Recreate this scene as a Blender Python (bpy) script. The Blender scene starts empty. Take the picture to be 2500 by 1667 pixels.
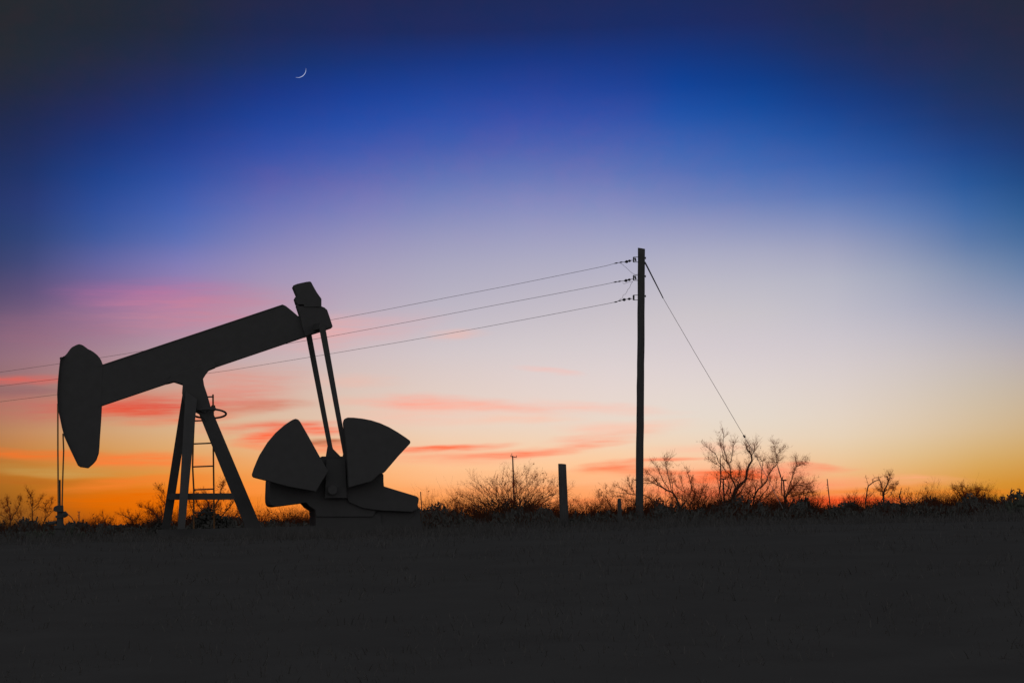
import bpy, math, random
from mathutils import Vector, Matrix, noise

# ------------------------------------------------------------------ scene, camera
sc = bpy.context.scene
col = sc.collection
W, H, F = 2500.0, 1667.0, 4000.0          # photograph size and focal length in its pixels
PITCH = math.atan(441.5 / F)
ROLL = math.radians(1.4)
CAM = Vector((0.0, 0.0, 1.5))
_r0 = Vector((1, 0, 0)); _f = Vector((0, math.cos(PITCH), math.sin(PITCH)))
_u0 = Vector((0, -math.sin(PITCH), math.cos(PITCH)))
_r = _r0 * math.cos(ROLL) - _u0 * math.sin(ROLL)
_u = _u0 * math.cos(ROLL) + _r0 * math.sin(ROLL)
cd = bpy.data.cameras.new('camera')
cam = bpy.data.objects.new('camera', cd); col.objects.link(cam)
cd.sensor_width = 36.0; cd.lens = 36.0 * F / W
cd.clip_start = 0.1; cd.clip_end = 60000
M = Matrix((_r, _u, -_f)).transposed().to_4x4(); M.translation = CAM
cam.matrix_world = M
sc.camera = cam
sc.view_settings.view_transform = 'Standard'
sc.view_settings.look = 'None'
sc.view_settings.exposure = 0.0
sc.view_settings.gamma = 1.0
sc.render.film_transparent = False
sc.cycles.max_bounces = 4
try:
    sc.cycles.use_denoising = True
except Exception:
    pass


def ray(px, py):
    return _f * F + _r * (px - W / 2) - _u * (py - H / 2)


def P(px, py, Y):
    d = ray(px, py)
    return CAM + d * (Y / d.y)


def project(v):
    d = Vector(v) - CAM
    z = d.dot(_f)
    return W / 2 + d.dot(_r) / z * F, H / 2 - d.dot(_u) / z * F


def lin(c):
    o = []
    for v in c:
        v = max(0.0, min(255.0, v)) / 255.0
        o.append(v / 12.92 if v <= 0.04045 else ((v + 0.055) / 1.055) ** 2.4)
    return o


# ------------------------------------------------------------------ dusk sky (world, in azimuth / elevation)
GX = [-60, 0, 350, 700, 1050, 1400, 1750, 2100, 2380, 2560]
GY = [-30, 75, 150, 225, 300, 375, 450, 525, 600, 675, 750, 850, 950, 1050, 1120, 1180, 1240, 1300]
GRID = [
    # -60           0            350          700          1050         1400         1750         2100         2380         2560
    [(37,37,38), (38,38,41), (33,38,50), (32,36,66), (30,36,76), (28,38,82), (27,38,82), (32,36,66), (36,38,60), (38,38,56)],
    [(36,38,42), (36,38,46), (33,38,56), (28,38,84), (26,40,92), (24,42,100), (22,42,102), (30,40,80), (34,38,68), (36,38,62)],
    [(34,40,46), (35,40,50), (32,40,72), (22,46,106), (20,52,126), (24,54,132), (12,54,128), (26,44,94), (32,42,78), (36,40,70)],
    [(32,38,54), (32,38,60), (30,42,92), (22,54,136), (28,66,152), (38,66,152), (4,66,150), (20,52,120), (28,46,90), (32,44,80)],
    [(29,38,68), (29,38,76), (27,48,116), (32,68,156), (46,80,168), (62,82,168), (34,84,166), (24,68,142), (26,52,108), (28,48,94)],
    [(28,42,80), (28,42,88), (28,60,138), (60,82,168), (74,96,174), (88,102,176), (62,100,176), (44,86,162), (26,66,132), (26,56,112)],
    [(29,46,92), (30,47,100), (36,76,158), (92,98,172), (106,118,182), (114,124,184), (90,116,182), (72,106,174), (36,84,150), (28,72,128)],
    [(34,52,100), (38,54,110), (58,90,170), (114,118,182), (134,138,188), (142,146,192), (130,140,188), (112,132,184), (62,104,164), (42,90,144)],
    [(36,56,98), (42,62,110), (84,104,174), (140,136,184), (158,156,190), (164,164,194), (164,166,194), (150,156,188), (94,122,168), (70,108,156)],
    [(60,62,102), (68,68,114), (134,118,174), (164,150,184), (174,170,192), (182,178,196), (184,182,198), (174,176,194), (132,146,176), (104,130,168)],
    [(88,76,106), (102,82,116), (158,118,156), (182,158,178), (188,180,194), (196,188,198), (200,194,200), (187,185,199), (158,162,184), (140,150,176)],
    [(132,98,118), (144,106,124), (172,142,158), (198,176,182), (208,196,200), (213,203,206), (212,202,207), (206,198,203), (188,181,186), (173,166,174)],
    [(142,104,100), (156,112,108), (198,154,136), (214,186,172), (224,203,194), (228,211,206), (225,213,208), (219,206,199), (203,189,173), (193,176,156)],
    [(172,118,82), (190,132,92), (214,172,128), (224,188,158), (234,208,187), (235,213,194), (231,216,199), (228,208,185), (214,187,150), (204,172,126)],
    [(176,110,46), (196,122,50), (222,156,84), (240,174,116), (250,196,150), (252,204,160), (248,202,162), (232,197,152), (216,172,106), (208,158,82)],
    [(156,98,34), (176,108,32), (232,132,36), (246,152,72), (254,182,124), (255,188,134), (255,166,118), (244,172,110), (218,150,58), (208,136,40)],
    [(128,84,34), (142,88,32), (230,108,2), (242,132,44), (255,146,64), (255,146,74), (255,128,66), (248,128,58), (216,128,30), (202,116,22)],
    [(100,68,34), (112,72,34), (208,94,10), (226,110,30), (254,118,40), (255,116,44), (255,100,44), (238,100,36), (196,106,26), (180,96,22)],
]


def _cat(a, b, c, d, t):
    return [0.5 * ((2 * b[i]) + (c[i] - a[i]) * t + (2 * a[i] - 5 * b[i] + 4 * c[i] - d[i]) * t * t + (3 * b[i] - a[i] - 3 * c[i] + d[i]) * t ** 3) for i in range(3)]


def _find(arr, v):
    v = max(arr[0], min(arr[-1] - 1e-6, v))
    for i in range(len(arr) - 1):
        if v < arr[i + 1]:
            return i, (v - arr[i]) / (arr[i + 1] - arr[i])
    return len(arr) - 2, 1.0


def grid_col(px, py):
    j, ty = _find(GY, py); i, tx = _find(GX, px)
    rows = []
    for jj in (j - 1, j, j + 1, j + 2):
        jj = max(0, min(len(GY) - 1, jj))
        row = GRID[jj]
        pts = [row[max(0, min(len(GX) - 1, i + k))] for k in (-1, 0, 1, 2)]
        rows.append(_cat(*pts, tx))
    return _cat(*rows, ty)


world = bpy.data.worlds.new('World'); sc.world = world; world.use_nodes = True
nt = world.node_tree; nt.nodes.clear()
N = nt.nodes.new; L = nt.links.new


def setin(sock, v):
    if isinstance(v, bpy.types.NodeSocket):
        L(v, sock)
    else:
        sock.default_value = v


def mth(op, a, b=None, c=None, clamp=False):
    n = N('ShaderNodeMath'); n.operation = op; n.use_clamp = clamp
    setin(n.inputs[0], a)
    if b is not None: setin(n.inputs[1], b)
    if c is not None: setin(n.inputs[2], c)
    return n.outputs[0]


def maprange(v, a, b, c=0.0, d=1.0, interp='SMOOTHSTEP'):
    n = N('ShaderNodeMapRange'); n.interpolation_type = interp; n.clamp = True
    setin(n.inputs['Value'], v)
    n.inputs['From Min'].default_value = a; n.inputs['From Max'].default_value = b
    n.inputs['To Min'].default_value = c; n.inputs['To Max'].default_value = d
    return n.outputs['Result']


def mixc(f, a, b):
    n = N('ShaderNodeMix'); n.data_type = 'RGBA'
    setin(n.inputs[0], f); setin(n.inputs[6], a); setin(n.inputs[7], b)
    return n.outputs[2]


tc = N('ShaderNodeTexCoord')
sep = N('ShaderNodeSeparateXYZ'); L(tc.outputs['Generated'], sep.inputs[0])
AZ = mth('MULTIPLY', mth('ARCTAN2', sep.outputs[0], sep.outputs[1]), 57.29578)
EL = mth('MULTIPLY', mth('ARCSINE', sep.outputs[2]), 57.29578)

# air movement in the clouds: noise-warped azimuth / elevation
cv = N('ShaderNodeCombineXYZ'); L(AZ, cv.inputs[0]); L(EL, cv.inputs[1])


def noise_at(sx, sy, scale, detail=3.0, rough=0.55, off=0.0):
    m = N('ShaderNodeMapping'); m.inputs['Scale'].default_value = (sx, sy, 1); m.inputs['Location'].default_value = (off, off * 0.7, off)
    m.inputs['Rotation'].default_value = (0, 0, math.radians(-1.5))
    L(cv.outputs[0], m.inputs[0])
    n = N('ShaderNodeTexNoise'); n.inputs['Scale'].default_value = scale; n.inputs['Detail'].default_value = detail
    n.inputs['Roughness'].default_value = rough
    L(m.outputs[0], n.inputs[0])
    return n


w1 = noise_at(0.25, 1.2, 0.9, 3, 0.6, 3.1)
wv = N('ShaderNodeVectorMath'); wv.operation = 'SUBTRACT'; L(w1.outputs['Color'], wv.inputs[0]); wv.inputs[1].default_value = (0.5, 0.5, 0.5)
ws = N('ShaderNodeVectorMath'); ws.operation = 'MULTIPLY'; L(wv.outputs[0], ws.inputs[0]); ws.inputs[1].default_value = (3.2, 0.55, 0)
wa = N('ShaderNodeVectorMath'); wa.operation = 'ADD'; L(cv.outputs[0], wa.inputs[0]); L(ws.outputs[0], wa.inputs[1])
WARP = wa.outputs[0]

EL0, EL1 = -2.0, 90.0


def px_dir(az, el):
    a, e = math.radians(az), math.radians(el)
    d = Vector((math.sin(a) * math.cos(e), math.cos(a) * math.cos(e), math.sin(e)))
    z = d.dot(_f)
    if z <= 0.05: return None
    return W / 2 + d.dot(_r) / z * F, H / 2 - d.dot(_u) / z * F


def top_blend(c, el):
    # above the frame the unseen sky is brightened to grey to lift the silhouettes
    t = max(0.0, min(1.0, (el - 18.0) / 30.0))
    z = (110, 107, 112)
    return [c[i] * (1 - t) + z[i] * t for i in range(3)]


ELS = [-2.0, -0.4, 0.3, 0.9, 1.5, 2.1, 2.8, 3.5, 4.3, 5.1, 6.0, 7.0, 8.0, 9.0, 10.0, 11.0, 12.0, 13.0, 14.0, 15.0, 16.0, 17.0, 18.3, 22.0, 30.0, 50.0, 90.0]
AZS = [-18.6, -16.5, -14.2, -11.5, -8.5, -5.5, -2.5, 0.5, 3.5, 6.2, 8.8, 11.2, 13.5, 15.8, 18.0]


def ramp(stops):
    n = N('ShaderNodeValToRGB'); cr = n.color_ramp; cr.interpolation = 'LINEAR'
    while len(cr.elements) > 1: cr.elements.remove(cr.elements[-1])
    first = True
    for e, c in stops:
        pos = (e - EL0) / (EL1 - EL0)
        if first:
            el = cr.elements[0]; el.position = pos; first = False
        else:
            el = cr.elements.new(pos)
        el.color = (*lin(c), 1)
    L(ELN, n.inputs[0])
    return n.outputs[0]


ELN = mth('DIVIDE', mth('SUBTRACT', EL, EL0), EL1 - EL0)
# behind the viewer: unseen sky brightened as neutral fill, faint rose belt; dimmer beside
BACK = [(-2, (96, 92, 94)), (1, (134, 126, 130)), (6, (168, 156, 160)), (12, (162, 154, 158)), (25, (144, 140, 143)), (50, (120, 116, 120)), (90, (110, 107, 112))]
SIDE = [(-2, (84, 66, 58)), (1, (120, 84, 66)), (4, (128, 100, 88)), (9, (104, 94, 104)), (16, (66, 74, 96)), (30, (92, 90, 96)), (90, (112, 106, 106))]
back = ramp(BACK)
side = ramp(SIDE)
cols = []
for az in AZS:
    st = []
    for el in ELS:
        p = px_dir(az, max(min(el, 17.9), -0.8))
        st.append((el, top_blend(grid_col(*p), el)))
    cols.append((az, ramp(st)))
cur = cols[0][1]
for k in range(1, len(cols)):
    cur = mixc(maprange(AZ, cols[k - 1][0], cols[k][0], interp='LINEAR'), cur, cols[k][1])
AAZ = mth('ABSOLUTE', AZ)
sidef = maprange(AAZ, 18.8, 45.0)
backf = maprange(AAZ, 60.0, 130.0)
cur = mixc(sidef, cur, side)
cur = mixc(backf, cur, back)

# soft blue / violet mottling of the thin high haze
mo = noise_at(0.8, 1.0, 0.75, 5, 0.68, 11.0)
mf = maprange(mo.outputs['Fac'], 0.35, 0.68, 0.0, 1.0)
warm = N('ShaderNodeMix'); warm.data_type = 'RGBA'; warm.blend_type = 'MULTIPLY'
warm.inputs[0].default_value = 1.0; L(cur, warm.inputs[6])
tint = mixc(mf, (0.84, 1.0, 1.02, 1), (1.12, .985, 1.0, 1))
hi = maprange(EL, 9.0, 14.5)
L(mixc(hi, (1, 1, 1, 1), tint), warm.inputs[7])
cur = warm.outputs[2]

# cloud streaks: (px, py, half width, half height, tilt deg (up to the right +), colour, strength)
CL = [
    (390, 722, 240, 34, 3, (190, 110, 158), .4), (480, 765, 320, 50, 4, (204, 132, 152), .5), (110, 815, 220, 45, 0, (160, 104, 126), .25),
    (40, 925, 200, 11, 3, (222, 98, 88), .8), (60, 953, 150, 16, 2, (132, 84, 102), .5), (90, 1000, 190, 34, 0, (196, 104, 100), .55),
    (400, 990, 330, 30, 4, (222, 92, 74), .85), (330, 1003, 130, 10, 2, (232, 84, 56), .6), (430, 1027, 150, 9, 5, (238, 118, 86), .7),
    (600, 940, 190, 38, 5, (226, 146, 132), .6), (630, 990, 170, 14, 4, (212, 116, 92), .6), (560, 1050, 120, 14, 2, (236, 140, 108), .35),
    (690, 1036, 190, 10, 2, (240, 108, 78), .85), (660, 1064, 100, 13, 12, (255, 108, 70), .95), (770, 1050, 130, 9, 1, (252, 104, 72), .8),
    (785, 1076, 70, 9, 1, (186, 96, 62), .85), (640, 1088, 90, 7, 3, (255, 132, 86), .7), (810, 1090, 110, 12, 0, (255, 112, 70), .7),
    (750, 815, 220, 34, 3, (236, 166, 162), .65), (1115, 815, 90, 15, 2, (232, 186, 178), .7), (900, 790, 230, 26, 5, (224, 172, 174), .4),
    (1040, 980, 230, 16, -1, (252, 168, 148), .8), (1220, 990, 260, 14, -2, (252, 180, 160), .65), (1010, 1012, 220, 26, 4, (248, 190, 170), .5),
    (1260, 1022, 200, 14, 2, (252, 194, 170), .6), (1310, 908, 90, 9, -6, (246, 190, 180), .75), (1480, 990, 170, 12, -6, (252, 190, 172), .5),
    (880, 930, 130, 14, 0, (238, 184, 168), .4),
    (1060, 1094, 190, 8, 3, (255, 122, 84), .95), (1240, 1108, 200, 10, 2, (255, 128, 90), .85), (1420, 1090, 170, 9, 8, (255, 150, 116), .7),
    (1480, 1066, 150, 10, 7, (253, 172, 144), .6), (1100, 1118, 230, 16, 0, (255, 158, 122), .5), (1520, 1040, 160, 14, 2, (255, 190, 166), .5),
    (1500, 1139, 110, 10, 5, (252, 124, 82), .9), (1560, 1152, 120, 12, -3, (255, 134, 92), .75), (1640, 1119, 110, 6, 3, (255, 140, 102), .8),
    (1360, 1160, 300, 12, 1, (255, 176, 118), .5), (1740, 1165, 190, 15, 0, (255, 104, 52), .95), (1780, 1196, 230, 20, 1, (255, 112, 72), .7),
    (1900, 1150, 130, 12, 2, (255, 138, 106), .6), (2000, 1143, 95, 6, -2, (255, 138, 102), .9), (1960, 1180, 210, 14, 0, (255, 152, 110), .6),
    (1720, 1090, 120, 10, 0, (255, 190, 160), .5), (2190, 1172, 190, 9, -2, (255, 172, 128), .6), (2090, 1196, 210, 8, 3, (244, 132, 48), .75),
    (2080, 1222, 230, 15, 1, (255, 84, 34), .9), (2290, 1202, 200, 10, 1, (238, 130, 34), .6), (1950, 1225, 200, 16, 0, (255, 88, 40), .7),
    (90, 1110, 260, 14, -3, (242, 116, 44), .85), (370, 1126, 190, 17, 1, (255, 124, 58), .9), (60, 1146, 170, 10, -2, (186, 136, 66), .7),
    (240, 1150, 220, 11, 1, (204, 152, 78), .7), (90, 1172, 220, 8, 0, (184, 102, 32), .7), (330, 1176, 240, 12, 4, (246, 126, 46), .7),
    (350, 1222, 240, 26, 0, (232, 106, 0), .8), (1250, 1200, 330, 18, 1, (255, 150, 82), .5), (600, 1190, 160, 14, 2, (255, 146, 66), .5),
    (1480, 1225, 260, 12, 1, (255, 142, 80), .6),
]
streak = noise_at(0.22, 2.6, 1.3, 4, 0.6, 7.7).outputs['Fac']
fine = noise_at(0.35, 5.5, 2.0, 5, 0.65, 21.0).outputs['Fac']
STR = mth('MULTIPLY', maprange(streak, 0.28, 0.62, 0.42, 1.2, 'LINEAR'), maprange(fine, 0.3, 0.62, 0.62, 1.12, 'LINEAR'))
for (px, py, rx, ry, tilt, c, s) in CL:
    d = ray(px, py).normalized()
    a0 = math.degrees(math.atan2(d.x, d.y)); e0 = math.degrees(math.asin(d.z))
    k = 57.29578 / F
    m = N('ShaderNodeMapping'); m.vector_type = 'TEXTURE'
    m.inputs['Location'].default_value = (a0, e0, 0)
    m.inputs['Rotation'].default_value = (0, 0, math.radians(tilt) - ROLL)
    m.inputs['Scale'].default_value = (rx * k * 1.25, ry * k * 1.6, 1)
    L(WARP, m.inputs[0])
    ln = N('ShaderNodeVectorMath'); ln.operation = 'LENGTH'; L(m.outputs[0], ln.inputs[0])
    f = maprange(ln.outputs['Value'], 1.0, 0.1, 0.0, s)
    f = mth('MULTIPLY', f, STR, clamp=True)
    cur = mixc(f, cur, (*lin(c), 1))

# a little of the physical twilight sky lies under the graded colours
nish = N('ShaderNodeTexSky'); nish.sky_type = 'NISHITA'; nish.sun_disc = False
nish.sun_elevation = math.radians(-3.0); nish.sun_rotation = math.radians(6.0)
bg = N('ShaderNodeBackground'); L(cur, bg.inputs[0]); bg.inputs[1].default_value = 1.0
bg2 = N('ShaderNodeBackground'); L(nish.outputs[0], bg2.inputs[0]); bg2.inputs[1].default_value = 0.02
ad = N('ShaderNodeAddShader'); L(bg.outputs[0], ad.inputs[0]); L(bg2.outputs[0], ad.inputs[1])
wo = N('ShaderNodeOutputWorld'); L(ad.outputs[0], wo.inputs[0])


# ------------------------------------------------------------------ materials
def material(name, c1, c2, scale=4.0, rough=0.9, bump=0.3, stretch=(1, 1, 1), spec=0.08, emit=None):
    m = bpy.data.materials.new(name); m.use_nodes = True
    t = m.node_tree; b = t.nodes['Principled BSDF']
    tx = t.nodes.new('ShaderNodeTexCoord'); mp = t.nodes.new('ShaderNodeMapping'); mp.inputs['Scale'].default_value = stretch
    n = t.nodes.new('ShaderNodeTexNoise'); n.inputs['Scale'].default_value = scale; n.inputs['Detail'].default_value = 6
    r = t.nodes.new('ShaderNodeValToRGB')
    r.color_ramp.elements[0].position = 0.3; r.color_ramp.elements[1].position = 0.7
    r.color_ramp.elements[0].color = (*c1, 1); r.color_ramp.elements[1].color = (*c2, 1)
    t.links.new(tx.outputs['Object'], mp.inputs[0]); t.links.new(mp.outputs[0], n.inputs[0])
    t.links.new(n.outputs[0], r.inputs[0]); t.links.new(r.outputs[0], b.inputs['Base Color'])
    bp = t.nodes.new('ShaderNodeBump'); bp.inputs['Strength'].default_value = bump; bp.inputs['Distance'].default_value = 0.02
    t.links.new(n.outputs[0], bp.inputs['Height']); t.links.new(bp.outputs[0], b.inputs['Normal'])
    b.inputs['Roughness'].default_value = rough
    b.inputs['Specular IOR Level'].default_value = spec
    if emit:
        b.inputs['Emission Color'].default_value = (*emit[0], 1); b.inputs['Emission Strength'].default_value = emit[1]
    return m


K = 1.0
MAT = {
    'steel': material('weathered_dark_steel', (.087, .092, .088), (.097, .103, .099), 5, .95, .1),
    'cable': material('glow_tinted_cable', (.36, .21, .08), (.5, .31, .13), 30, .9),  # golden colour stands in for sky light blurring over the thin cables
    'rail_tint': material('glow_tinted_rail', (.20, .11, .05), (.28, .16, .07), 12, .9),  # warm brown paints in the light that blurs across the thin rails
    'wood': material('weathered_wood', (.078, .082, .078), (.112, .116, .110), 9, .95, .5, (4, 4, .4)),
    'bark': material('mesquite_bark', (.07, .055, .042), (.11, .088, .068), 14, .95, .4),
    'twig': material('dry_twigs', (.07, .05, .03), (.13, .09, .045), 3, .95, .1),
    'leaf': material('scrub_leaves', (.078, .082, .072), (.105, .11, .096), 2, .95, .1),
    'cactus': material('cactus_pads', (.07, .085, .065), (.10, .115, .088), 5, .9, .3),
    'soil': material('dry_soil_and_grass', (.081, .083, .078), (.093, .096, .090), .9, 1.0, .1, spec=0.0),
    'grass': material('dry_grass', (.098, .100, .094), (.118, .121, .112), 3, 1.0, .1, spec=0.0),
    'concrete': material('concrete', (.07, .07, .066), (.10, .10, .095), 6, .95, .4),
    'glass': material('insulator_porcelain', (.06, .06, .07), (.09, .09, .10), 6, .6, .1),
    'white': material('turbine_paint', (.07, .06, .055), (.09, .08, .07), 1, .9, .0),
    'wire': material('conductor', (.07, .075, .09), (.10, .105, .13), 8, .8, .0),
    'guy': material('galvanised_guy', (.38, .37, .36), (.48, .47, .45), 8, .7, .0),
}


def dry_foliage(name, c1, c2, tl):
    # thin dead leaves and pods: half diffuse, half letting the low sky through
    m = material(name, c1, c2, 3.0, .95, .1)
    t = m.node_tree; b = t.nodes['Principled BSDF']; o = t.nodes['Material Output']
    tr = t.nodes.new('ShaderNodeBsdfTranslucent'); tr.inputs[0].default_value = (*tl, 1)
    mx = t.nodes.new('ShaderNodeMixShader'); mx.inputs[0].default_value = .75
    t.links.new(b.outputs[0], mx.inputs[1]); t.links.new(tr.outputs[0], mx.inputs[2]); t.links.new(mx.outputs[0], o.inputs[0])
    return m


MAT['twig'] = dry_foliage('dry_twigs', (.34, .15, .06), (.48, .21, .08), (.95, .34, .07))
MAT['stalk'] = dry_foliage('dry_stalks', (.10, .06, .035), (.16, .09, .05), (.30, .11, .03))
MAT['dryleaf'] = dry_foliage('dead_leaves', (.30, .14, .04), (.42, .20, .06), (.95, .36, .06))


# ------------------------------------------------------------------ mesh helpers
class MB:
    def __init__(s): s.v = []; s.f = []

    def tube(s, pts, rad, n=6, cap=True):
        pts = [Vector(p) for p in pts]
        if not hasattr(rad, '__len__'): rad = [rad] * len(pts)
        base = len(s.v)
        ref = None
        for i, p in enumerate(pts):
            d = (pts[min(i + 1, len(pts) - 1)] - pts[max(i - 1, 0)])
            if d.length < 1e-9: d = Vector((0, 0, 1))
            d.normalize()
            if ref is None:
                ref = Vector((1, 0, 0)) if abs(d.x) < .8 else Vector((0, 1, 0))
            a = (ref - d * ref.dot(d))
            if a.length < 1e-5: a = d.orthogonal()
            a.normalize(); ref = a
            b = d.cross(a)
            for k in range(n):
                t = 2 * math.pi * k / n
                s.v.append(p + (a * math.cos(t) + b * math.sin(t)) * rad[i])
        for i in range(len(pts) - 1):
            for k in range(n):
                k2 = (k + 1) % n
                s.f.append((base + i * n + k, base + i * n + k2, base + (i + 1) * n + k2, base + (i + 1) * n + k))
        if cap:
            s.f.append(tuple(base + k for k in reversed(range(n))))
            s.f.append(tuple(base + (len(pts) - 1) * n + k for k in range(n)))
        return s

    def prism(s, fr, bk):
        n = len(fr); b = len(s.v)
        s.v += [Vector(p) for p in fr] + [Vector(p) for p in bk]
        s.f.append(tuple(range(b, b + n))); s.f.append(tuple(reversed(range(b + n, b + 2 * n))))
        for i in range(n):
            j = (i + 1) % n
            s.f.append((b + i, b + n + i, b + n + j, b + j))
        return s

    def box(s, c, sx, sy, sz):
        c = Vector(c)
        x, y, z = sx / 2, sy / 2, sz / 2
        fr = [c + Vector(q) for q in ((-x, -y, -z), (x, -y, -z), (x, -y, z), (-x, -y, z))]
        bk = [c + Vector(q) for q in ((-x, y, -z), (x, y, -z), (x, y, z), (-x, y, z))]
        return s.prism(fr, bk)

    def lathe(s, a, b, prof, n=12):
        # profile of (t along a->b, radius)
        a, b = Vector(a), Vector(b)
        return s.tube([a.lerp(b, t) for t, _ in prof], [r for _, r in prof], n)

    def quad(s, c, u, v):
        b = len(s.v)
        s.v += [c - u - v, c + u - v, c + u + v, c - u + v]
        s.f.append((b, b + 1, b + 2, b + 3))

    def build(s, name, mat, parent=None, smooth=False, bevel=0.0):
        me = bpy.data.meshes.new(name)
        off = parent.location if parent is not None and parent.type == 'EMPTY' else (parent.parent.location if parent is not None else Vector((0, 0, 0)))
        me.from_pydata([tuple(p - off) for p in s.v], [], s.f)
        me.update()
        me.materials.append(MAT[mat])
        if smooth:
            me.polygons.foreach_set('use_smooth', [True] * len(me.polygons))
        o = bpy.data.objects.new(name, me); col.objects.link(o)
        if parent is not None: o.parent = parent
        if bevel > 0:
            md = o.modifiers.new('bevel', 'BEVEL'); md.width = bevel; md.segments = 2; md.limit_method = 'ANGLE'
        return o


def tag(o, label=None, cat=None, group=None, kind=None):
    if label: o['label'] = label
    if cat: o['category'] = cat
    if group: o['group'] = group
    if kind: o['kind'] = kind
    return o


def thing(name, loc, label, cat, group=None):
    e = bpy.data.objects.new(name, None); e.empty_display_size = .3; col.objects.link(e)
    e.location = Vector(loc)
    return tag(e, label, cat, group)


# ------------------------------------------------------------------ ground
def sst(a, b, x):
    t = max(0, min(1, (x - a) / (b - a))); return t * t * (3 - 2 * t)


def gz(x, y):
    z = 1.30 * sst(3, 40, y)
    n = noise.noise(Vector((x * .12, y * .12, 0))) * .10 + noise.noise(Vector((x * .7, y * .7, 4))) * .035
    n *= sst(0, 8, abs(y) + abs(x) * .3) * (1 - sst(400, 1200, math.hypot(x, y)))
    return z + n - .03


def line_coords(lo, near, step, hi, ratio):
    c = [i * step for i in range(int(near / step) + 1)]
    v = c[-1]; s = step
    while v < hi:
        s *= ratio; v += s; c.append(v)
    return c


ys = line_coords(0, 90, .6, 30000, 1.12)
xs = line_coords(0, 36, .6, 30000, 1.12)
allx = [-x for x in reversed(xs[1:])] + xs
yneg = line_coords(0, 6, 1.5, 30000, 1.4)
ally = [-y for y in reversed(yneg[1:])] + ys
g = MB()
nx = len(allx)
for y in ally:
    for x in allx:
        g.v.append(Vector((x, y, gz(x, y))))
for j in range(len(ally) - 1):
    for i in range(nx - 1):
        g.f.append((j * nx + i, j * nx + i + 1, (j + 1) * nx + i + 1, (j + 1) * nx + i))
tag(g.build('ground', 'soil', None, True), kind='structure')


def base_pt(px, Y):
    p = P(px, 1260, Y)
    return Vector((p.x, p.y, gz(p.x, p.y)))


# ------------------------------------------------------------------ moon
def moon():
    D = 40000.0
    c = P(728, 171, D); r = 18.8 / F * (c - CAM).length
    u = _r.copy(); w = _u.copy(); f = (c - CAM).normalized()
    mb = MB()
    a0 = math.radians(-48)
    n = 48; inner = []; outer = []; mid = []
    for i in range(n + 1):
        t = math.radians(-60 + 120 * i / n)
        d = u * math.cos(a0 + t) + w * math.sin(a0 + t)
        wd = 0.052 * math.cos(t * 90 / 60) ** 0.8 + 0.004 if abs(t) < math.radians(59.9) else .004
        outer.append(c + d * r)
        mid.append(c + d * r * (1 - wd * .5) - f * r * .2)
        inner.append(c + d * r * (1 - wd) - f * r * .30)
    b = 0
    mb.v = outer + mid + inner + [p + f * r * .1 for p in inner]
    m_ = n + 1
    for i in range(n):
        for k in range(3):
            mb.f.append((k * m_ + i, k * m_ + i + 1, (k + 1) * m_ + i + 1, (k + 1) * m_ + i))
        mb.f.append((3 * m_ + i, 3 * m_ + i + 1, i + 1, i))
    o = mb.build('moon', 'moon')
    tag(o, 'thin white crescent moon high in the dark blue sky', 'moon')


MAT['moon'] = material('sunlit_moon', (.3, .3, .3), (.35, .35, .35), 1, 1, 0, emit=((.62, .74, 1.0), .95))
moon()

# ------------------------------------------------------------------ pumpjack
YAW = math.radians(12)
PC = P(480, 1293, 46.0)
UD = Vector((math.cos(YAW), math.sin(YAW), 0)); VD = Vector((-math.sin(YAW), math.cos(YAW), 0))


def J(px, py, v=0.0):
    """point of the pumpjack lying v metres off its centre plane, seen along the ray px,py"""
    d = ray(px, py)
    t = (PC + VD * v - CAM).dot(VD) / d.dot(VD)
    return CAM + d * t


def slab(pts, v, th):
    fr = [J(x, y, v) for x, y in pts]
    m = MB()
    m.prism([p - VD * th / 2 for p in fr], [p + VD * th / 2 for p in fr])
    return m


gnd = gz(PC.x, PC.y)
pj = thing('pumpjack', (PC.x, PC.y, gnd), 'large black oil pumpjack with raised walking beam and horsehead at the left of the photo', 'pumpjack')

BEAM = [(240, 894.5), (680, 747.5), (689, 744.8), (697, 748), (712, 760), (727, 773), (792, 752), (803, 798), (745, 822.6), (600, 870.4), (406, 936.5), (240, 993.5)]
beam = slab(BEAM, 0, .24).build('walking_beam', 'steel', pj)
fl = MB()
for a, b in (((240, 894.5), (689, 744.8)), ((240, 993.5), (745, 822.6))):
    pa, pb = J(*a), J(*b)
    dn = Vector((0, 0, .022)) if a[1] < 950 else Vector((0, 0, -.022))
    q = [pa - VD * .14, pb - VD * .14, pb + VD * .14, pa + VD * .14]
    fl.prism(q, [p - dn for p in q])
fl.build('beam_flange', 'steel', beam)

HH = [(194, 841), (200, 842.5), (205, 845), (215.4, 853), (223, 856.5), (230.7, 861.5), (238, 867.5), (243.5, 874), (247.5, 880.5), (249.8, 887), (251.7, 891), (250, 940), (248.6, 991.5),
      (247.3, 1018), (245.7, 1042.5), (243.6, 1071), (242.6, 1090), (241, 1106.3), (235.5, 1122), (230, 1129.5), (224, 1135), (215.4, 1142.6), (205, 1141), (195.6, 1139.8), (191, 1136.6),
      (182, 1118), (173.3, 1100), (165, 1082), (157.4, 1065), (152, 1044), (147.8, 1023.4), (143.5, 1004), (141.3, 985), (140.6, 965), (142.2, 934), (145, 905), (147.8, 880), (151, 875), (157, 871),
      (163.8, 864), (171.7, 853), (176, 848.5), (182.9, 845), (188, 842.5)]
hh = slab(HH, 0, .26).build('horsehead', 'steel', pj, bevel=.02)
fm = MB()
front = [p for p in HH if p[0] < 196 and 868 < p[1] < 1138]
fp = [J(x, y, 0) for x, y in sorted(front, key=lambda q: q[1])]
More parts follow.
